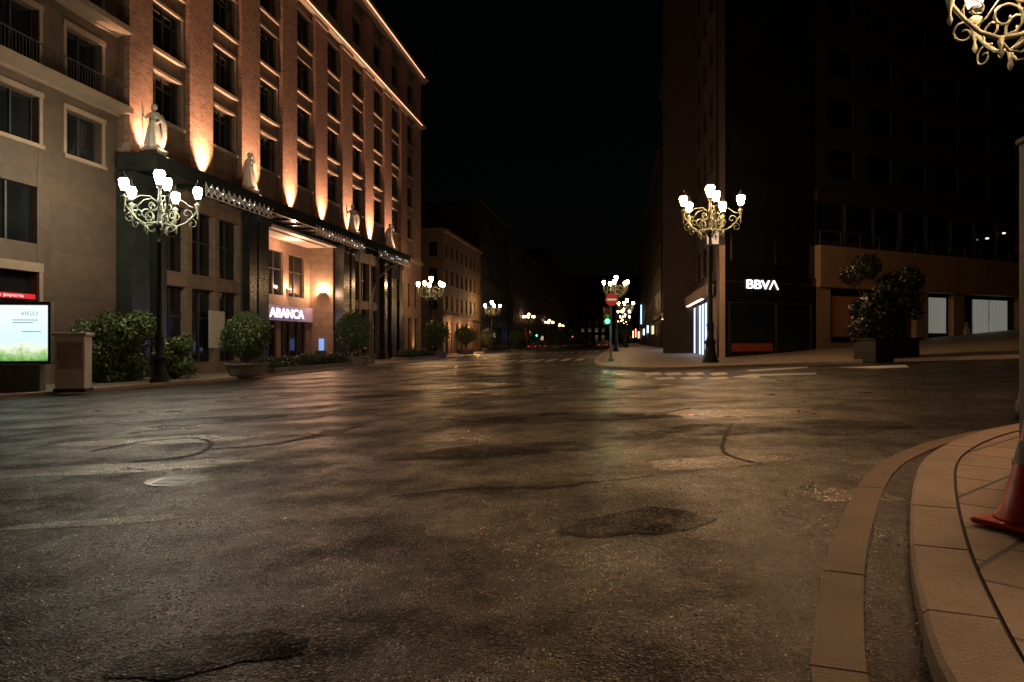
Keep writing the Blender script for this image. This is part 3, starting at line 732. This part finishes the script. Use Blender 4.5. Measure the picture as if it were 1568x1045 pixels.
x, y = st(345, -45); e = empty("apartment_building", (x, y, 0), PHI-math.pi/2); facade(e, 0, 90, 5, 3.5, 8, 3.4, 1.5, 2.1, M_darkb)

# ---------------------------------------------------------------- foliage
def leafcloud(lobes, n, size):
    vs = []; fs = []
    tot = sum(r**2 for _, r in lobes)
    for c, r in lobes:
        for _ in range(int(n*r*r/tot)):
            d = Vector((random.gauss(0, 1), random.gauss(0, 1), random.gauss(0, 1))).normalized()
            rr = r*(random.uniform(.35, 1)**.4)*random.uniform(.93, 1.1)
            p = Vector(c)+d*rr
            a = Vector((random.gauss(0, 1), random.gauss(0, 1), random.gauss(0, 1))).normalized(); b = a.cross(d+Vector((.01, .02, 0))).normalized()
            s = size*random.uniform(.6, 1.4); i = len(vs)
            vs += [tuple(p-a*s), tuple(p-b*s*.5), tuple(p+a*s), tuple(p+b*s*.5)]; fs.append((i, i+1, i+2, i+3))
    return vs, fs
def foliage(name, lobes, n, size, mat, parent):
    vs, fs = leafcloud(lobes, n, size); me = bpy.data.meshes.new(name); me.from_pydata(vs, [], fs); me.materials.append(mat)
    return mobj(name, me, parent)
def lobes_ball(cz, r, k=12):
    o = [((0, 0, cz), r*.85)]
    for _ in range(k):
        d = Vector((random.gauss(0, 1), random.gauss(0, 1), random.gauss(0, 1))).normalized(); o.append((tuple(Vector((0, 0, cz))+d*r*.5), r*random.uniform(.4, .52)))
    return o
def topiary(x, y, r, trunk, h=.13, mat=M_leaf, n=5000):
    e = empty("topiary_tree", (x, y, G(x, y)+h))
    p = MB(); p.lathe([(.55*r, 0), (.62*r, .1), (.72*r, .5), (.78*r, .55), (.78*r, .62), (.66*r, .62), (.64*r, .55)], seg=20); p.obj("planter", M_ceram, e); z0 = .5
    t = MB(); t.tube([(0, 0, z0), (.03, .02, z0+trunk*.5), (0, 0, z0+trunk+r*.6)], [.08, .06, .05], 8)
    for a in range(5):
        th = a*1.26; t.tube([(0, 0, z0+trunk), (.3*r*math.cos(th), .3*r*math.sin(th), z0+trunk+r*.5), (.6*r*math.cos(th), .6*r*math.sin(th), z0+trunk+r*.9)], [.04, .03, .015], 5)
    t.obj("trunk", M_bark, e)
    foliage("crown", lobes_ball(z0+trunk+r*.9, r), n, .055*max(1, r/1.2), mat, e)
def bush(x, y, w, h, hh=.13, mat=M_leaf, n=5000, name="bush", size=.085):
    e = empty(name, (x, y, G(x, y)+hh))
    lo = []
    for _ in range(24):
        a = random.uniform(0, 6.28); q = random.uniform(0, .38)*w; z = random.uniform(.12, .8)*h; lo.append(((math.cos(a)*q, math.sin(a)*q*.8, z), random.uniform(.13, .27)*min(w, h)))
    foliage("leaves", lo, n, size, mat, e)
    t = MB()
    for a in range(6): t.tube([(0, 0, -.05), (.15*w*math.cos(a), .15*w*math.sin(a), h*.35), (.3*w*math.cos(a), .3*w*math.sin(a), h*.65)], [.03, .02, .01], 5)
    t.obj("stems", M_bark, e)
bush(-17.3, 29.6, 3.3, 3.2, n=12000)
bush(-15.3, 31.0, 1.9, 2.0, n=5000)
bush(-18.6, 30.4, 1.8, 2.3, n=5000)
p = survey(368, 577, .13); topiary(p[0], p[1]+.8, 1.3, .25, n=18000)
for px, py, r in ((542, 560, 1.5), (668, 548, 1.6), (713, 543, 1.6), (748, 539, 1.6), (790, 536, 1.6), (820, 534, 1.8), (845, 533, 1.8)):
    p = survey(px, py, .13); topiary(p[0], p[1], r, .5, mat=M_leaf, n=6000)
def bed(s0, s1, u0, u1, nm="planting_bed"):
    x, y = st((s0+s1)/2, (u0+u1)/2); e = empty(nm, (x, y, G(x, y)+.13), PHI)
    l, w = (s1-s0)/2, (u1-u0)/2
    b = MB(); b.box(-l, l, -w, -w+.2, -.2, .28); b.box(-l, l, w-.2, w, -.2, .28); b.box(-l, -l+.2, -w+.2, w-.2, -.2, .28); b.box(l-.2, l, -w+.2, w-.2, -.2, .28); b.obj("border", M_ceram, e, bevel=.02)
    MB().box(-l+.2, l-.2, -w+.2, w-.2, -.2, .2).obj("soil", M_earth, e)
    lo = []; q = -l+.5
    while q < l-.4: lo.append(((q, random.uniform(-.3, .3)*w, random.uniform(.3, .5)), random.uniform(.35, .6))); q += .4
    foliage("shrubs", lo, 500*len(lo), .06, M_leafd, e)
bed(33, 47, -19.2, -17.7); bed(56, 66, -19.4, -17.8); bed(97, 112, -19.5, -17.8); bed(118, 140, -19.5, -17.8)
p = survey(1368, 549, .13)
e = empty("ornamental_tree", (p[0], p[1]+.6, G(*p)+.13))
q = MB(); q.box(-.9, .9, -.9, .9, -.2, .75); q.box(-1, 1, -1, 1, .75, .85); q.obj("planter", M_black, e, bevel=.03)
q = MB(); q.tube([(0, 0, .8), (.05, 0, 1.7), (0, 0, 2.6)], [.1, .08, .06])
for a in range(7): q.tube([(0, 0, 1.5), (.7*math.cos(a), .7*math.sin(a), 2.2), (1.2*math.cos(a), 1.2*math.sin(a), 3.1)], [.05, .035, .015], 5)
q.obj("trunk", M_bark, e)
lo = [((random.uniform(-1.3, 1.3), random.uniform(-1, 1), random.uniform(1.1, 3.8)), random.uniform(.3, .6)) for _ in range(32)]
foliage("crown", lo, 12000, .08, M_leafdd, e)
e = empty("distant_trees"); lo = []; tk = MB()
for k in range(14):
    for u in (-18.5, .8):
        s = 150+k*13; x, y = st(s, u); z = G(x, y); tk.tube([(x, y, z), (x, y, z+3.5)], [.16, .1], 6)
        for _ in range(6): lo.append(((x+random.uniform(-1.3, 1.3), y+random.uniform(-1.3, 1.3), z+3.5+random.uniform(-.5, 1.8)), random.uniform(.8, 1.3)))
tk.obj("trunks", M_bark, e); foliage("crowns", lo, 16000, .22, M_leafd, e)

# ---------------------------------------------------------------- street furniture
p = survey(30, 600, .13); e = empty("advertising_panel", (p[0], p[1], G(*p)+.13), math.radians(8))
q = MB(); q.box(-1.15, 1.05, -.12, .12, .95, 1.05); q.box(-1.15, 1.05, -.12, .12, 2.98, 3.1); q.box(-1.15, -1.05, -.12, .12, 1.05, 2.98); q.box(.95, 1.05, -.12, .12, 1.05, 2.98); q.box(-1.04, .94, .02, .1, 1.05, 2.98)
q.obj("frame", M_metal, e, bevel=.015)
q = MB(); q.box(-.85, .75, -.2, .2, -.05, .95); q.obj("base", M_grey, e, bevel=.03)
m, nt, pr = newmat("poster_lit"); v = tc(nt); sep = nt.nodes.new("ShaderNodeSeparateXYZ"); nt.links.new(v, sep.inputs[0])
mr = nt.nodes.new("ShaderNodeMapRange"); mr.inputs[1].default_value = 1.05; mr.inputs[2].default_value = 3.05; nt.links.new(sep.outputs[2], mr.inputs[0])
ad = nt.nodes.new("ShaderNodeMath"); ad.operation = 'MULTIPLY_ADD'; ad.inputs[1].default_value = .45; nt.links.new(noise(nt, v, 4.5, 5), ad.inputs[0]); nt.links.new(mr.outputs[0], ad.inputs[2])
col = ramp(nt, ad.outputs[0], [(.22, (.08, .3, .06)), (.36, (.4, .55, .25)), (.46, (.75, .8, .65)), (.6, (.6, .85, .85)), (1, (.75, .95, .92))])
nt.links.new(col, pr.inputs["Emission Color"]); pr.inputs["Emission Strength"].default_value = 1.25; pr.inputs["Base Color"].default_value = (.1, .1, .1, 1)
MB().box(-1.04, .94, -.03, .018, 1.06, 2.97).obj("poster", m, e)
M_ptext = emit("poster_text_ink", (.25, .42, .42), .6, False)
text("poster_title", "VIGO", .2, M_ptext, e, (.05, -.036, 2.62), .55, .003)
q = MB()
for z, a, b in ((2.45, -.2, .6), (2.36, -.2, .45), (2.05, .1, .7)): q.box(a, b, -.036, -.031, z, z+.03)
q.obj("poster_text", M_ptext, e)
p = survey(113, 598, .13); e = empty("utility_cabinet", (p[0], p[1], G(*p)+.13), math.radians(10))
q = MB(); q.box(-.46, .46, -.3, .3, 0, 1.85); q.obj("body", stone("cabinet_paint", (.55, .53, .5), (.68, .66, .63), 2, .5), e, bevel=.02)
MB().box(-.53, .53, -.36, .36, 1.85, 1.98).obj("cap", M_pale, e, bevel=.03)
MB().box(-.38, .38, -.315, -.302, .75, 1.65).obj("poster", stone("cabinet_poster", (.1, .12, .14), (.6, .45, .38), 4, .4), e)
MB().box(-.5, .5, -.33, .33, -.05, .08).obj("plinth", M_frame, e)
# traffic light + no entry sign
p = survey(935, 553, .13); e = empty("traffic_light", (p[0], p[1], G(*p)+.13))
q = MB(); q.lathe([(.16, 0), (.16, .12), (.06, .2), (.055, 4.1), (.02, 4.15)], seg=12); q.obj("pole", M_metal, e)
q = MB(); q.box(-.4, -.04, -.2, .08, 2.15, 3.2); q.obj("housing", M_iron, e, bevel=.03)
for z, cl, s_ in ((3.02, (.2, .01, .01), .05), (2.69, (.2, .1, .01), .05), (2.36, (.1, 1, .55), 2.6)):
    q = MB(); q.lathe([(.15, 0), (.13, .02), (.05, .04)], seg=16); o = q.obj("lens", emit("lens_%d" % int(z*100), cl, s_), e); o.location = (-.22, -.205, z); o.rotation_euler = (math.pi/2, 0, 0)
    q = MB()
    for k in range(9):
        a0, a1 = math.pi*k/9, math.pi*(k+1)/9
        q.poly([(-.22+.165*math.cos(a0), -.2, z+.165*math.sin(a0)), (-.22+.165*math.cos(a1), -.2, z+.165*math.sin(a1)), (-.22+.165*math.cos(a1), -.36, z+.15*math.sin(a1)), (-.22+.165*math.cos(a0), -.36, z+.15*math.sin(a0))])
    q.obj("visor", M_iron, e)
lamp_light('POINT', "green_signal_light", e, (-.22, -.45, 2.36), 30, (.1, 1, .5), .1)
e = empty("no_entry_sign", (p[0]+.05, p[1]-.09, G(*p)+.13+3.65))
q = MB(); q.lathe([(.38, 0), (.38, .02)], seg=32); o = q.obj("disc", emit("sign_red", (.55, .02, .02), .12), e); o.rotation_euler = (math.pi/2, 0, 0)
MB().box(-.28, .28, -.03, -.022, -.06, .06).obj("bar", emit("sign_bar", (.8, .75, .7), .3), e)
MB().box(-.04, .04, .0, .06, -.3, .3).obj("bracket", M_metal, e)
p = survey(570, 557, .13); e = empty("traffic_signal", (p[0], p[1], G(*p)+.13))
q = MB(); q.tube([(0, 0, 0), (0, 0, 4.6), (.15, 0, 5.6), (.6, 0, 6.5), (1.4, 0, 7.2), (2.0, 0, 7.4)], [.11, .09, .08, .07, .06, .05], 10); q.lathe([(.2, 0), (.2, .2), (.1, .3)], seg=12); q.obj("pole", M_metal, e)
q = MB(); q.box(1.6, 1.95, -.15, .15, 6.3, 7.3); q.box(-.4, -.1, -.15, .15, 2.3, 3.2); q.obj("housings", M_iron, e, bevel=.03)
q = MB()
for z in (6.5, 6.8, 7.1): q.lathe([(.1, z-.1), (.11, z), (.1, z+.1)], 1.775, -.16, 8)
q.obj("lenses", M_frame, e)
p = (4.42, 5.75); e = empty("information_totem", (p[0], p[1], G(*p)+.13), math.radians(-12))
q = MB(); q.box(-.1, .5, -.08, .08, .06, 2.75); q.box(-.14, .54, -.12, .12, 0, .06); q.box(-.12, .52, -.1, .1, 2.75, 2.8); q.obj("body", M_grey, e, bevel=.015)
MB().box(-.02, .42, -.086, -.082, 1.0, 2.5).obj("panel", M_frame, e)
# orange traffic cone
e = empty("traffic_cone", (3.07, 4.02, G(3.07, 4.02)+.13), math.radians(24))
q = MB(); q.box(-.23, .23, -.23, .23, .004, .045); q.obj("base_plate", M_orange, e, bevel=.02)
q = MB(); q.lathe([(.2, .045), (.19, .07), (.165, .1), (.125, .25), (.085, .42), (.05, .6), (.035, .68), (.02, .68)], seg=28); q.obj("cone", M_orange, e, True)
q = MB(); q.lathe([(.1, .38), (.098, .385), (.072, .51), (.07, .515)], seg=28); q.obj("reflective_band", M_pale, e, True)
p = survey(450, 556, .13); e = empty("park_bench", (p[0], p[1], G(*p)+.13), PHI)
q = MB()
for k in range(4): q.box(-1, 1, -.25+k*.13, -.15+k*.13, .43, .47)
for k in range(3): q.box(-1, 1, .28, .31, .55+k*.13, .65+k*.13)
for x in (-.8, .8): q.box(x-.04, x+.04, -.22, .3, 0, .43); q.box(x-.04, x+.04, .24, .28, .43, .95)
q.obj("slats_and_legs", M_pale, e)
def car(s, u, col):
    x, y = st(s, u); e = empty("parked_car", (x, y, G(x, y)), PHI)
    q = MB(); prof = [(-2.1, .3), (-2.15, .75), (-1.9, 1.0), (-1.3, 1.05), (-.7, 1.45), (.8, 1.48), (1.5, 1.05), (2.05, .9), (2.15, .6), (2.1, .3)]
    L = [q.bm.verts.new((a, -.85 if b < 1.1 else -.65, b)) for a, b in prof]; R = [q.bm.verts.new((a, .85 if b < 1.1 else .65, b)) for a, b in prof]
    q.bm.faces.new(L); q.bm.faces.new(R[::-1])
    for i in range(len(prof)): j = (i+1) % len(prof); q.bm.faces.new((L[i], R[i], R[j], L[j]))
    q.obj("body", col, e, bevel=.08)
    for a in (-1.35, 1.35):
        for b in (-.8, .8):
            w = MB(); w.lathe([(.2, -.1), (.32, -.1), (.32, .1), (.2, .1)], seg=16); o = w.obj("wheel", M_iron, e); o.rotation_euler = (math.pi/2, 0, 0); o.location = (a, b, .32)
    g = MB(); g.box(-.65, .75, -.78, .78, 1.08, 1.4); g.obj("windows", M_glass, e)
    t = MB(); t.box(-2.18, -2.12, -.75, -.5, .7, .85); t.box(-2.18, -2.12, .5, .75, .7, .85); t.obj("tail_lamps", emit("tail_lamp", (1, .05, .02), .7, False), e)
M_car = stone("car_paint", (.04, .04, .05), (.12, .12, .13), 1, .25, 0, .3)
for s, u in ((125, -15.9), (142, -15.9), (118, -3), (126, -3), (136, -3)): car(s, u, M_car)
for s, u, z, w, h, c, k in ((105, -24.1, 3.1, 3.5, .8, (1, .55, .25), 1.2), (128, -24.1, 3.1, 4, .9, (.9, .9, .8), 1.2), (150, -23.2, 3.2, 3, .9, (.3, .6, 1), 2), (175, -22.9, 4, 3, 1, (1, .2, .1), 2), (200, -22.9, 3, 5, 1.5, (1, .7, .4), 3), (240, -22.9, 4, 6, 2, (.2, 1, .5), 2), (118, 5.4, 3, 4, 1.4, (1, .6, .3), 1.5), (140, 5.4, 3.5, 4, 1.5, (.6, .8, 1), 2), (160, 5.3, 3.2, 5, 1.4, (.95, .9, .8), 2), (180, 5.3, 8, 1.2, 5, (.5, .75, 1), 3), (210, 5.4, 3, 6, 2, (1, .75, .45), 3), (250, 5.4, 4, 6, 3, (1, .3, .15), 4), (300, 5.4, 4, 8, 3, (1, .6, .3), 4)):
    x, y = st(s, u); e = empty("shop_sign", (x, y, z+G(x, y)), PHI)
    MB().box(-w/2, w/2, -.1, .1, -h/2, h/2).obj("lit_face", emit("shop_sign_lit", c, k, False), e)
    q = MB(); q.box(-w/2-.06, w/2+.06, -.12, .12, h/2, h/2+.08); q.box(-w/2-.06, w/2+.06, -.12, .12, -h/2-.08, -h/2); q.obj("casing", M_frame, e)
for s, u, z, c in ((135, -16.5, 3.0, (.1, 1, .5)), (190, -2.6, 3.2, (1, .06, .03)), (235, -16.3, 3.4, (1, .06, .03))):
    x, y = st(s, u); e = empty("traffic_light", (x, y, G(x, y)+.1))
    q = MB(); q.tube([(0, 0, 0), (0, 0, z+.6)], .07, 8); q.obj("pole", M_metal, e)
    MB().box(-.2, .2, -.3, -.07, z-.5, z+.6).obj("housing", M_iron, e, bevel=.03)
    q = MB(); q.lathe([(.16, 0), (.12, .03)], seg=12); o = q.obj("lens", emit("far_lens", c, 6, False), e); o.location = (0, -.31, z-.25); o.rotation_euler = (math.pi/2, 0, 0)

# ---------------------------------------------------------------- world, moonlight, camera
w = bpy.data.worlds.new("World"); scene.world = w; w.use_nodes = True
nt = w.node_tree; bg = nt.nodes["Background"]
sky = nt.nodes.new("ShaderNodeTexSky"); sky.sky_type = 'NISHITA'; sky.sun_disc = False
sky.sun_elevation = math.radians(4); sky.sun_rotation = math.radians(200)
nt.links.new(sky.outputs[0], bg.inputs[0]); bg.inputs[1].default_value = .0004
sl = bpy.data.lights.new("moon", 'SUN'); sl.energy = .002; sl.angle = math.radians(.5); sl.color = (1, .95, .9)
so = bpy.data.objects.new("moon", sl); scene.collection.objects.link(so); so.rotation_euler = (math.radians(60), 0, math.radians(20))
cam = bpy.data.cameras.new("camera"); cam.lens = 24; cam.sensor_width = 36; cam.clip_end = 2000; cam.clip_start = .05
co = bpy.data.objects.new("camera", cam); scene.collection.objects.link(co); co.location = (0, 0, CAMZ); co.rotation_euler = (math.pi/2, 0, 0)
scene.camera = co
scene.view_settings.view_transform = 'Standard'; scene.view_settings.look = 'None'; scene.view_settings.exposure = 0
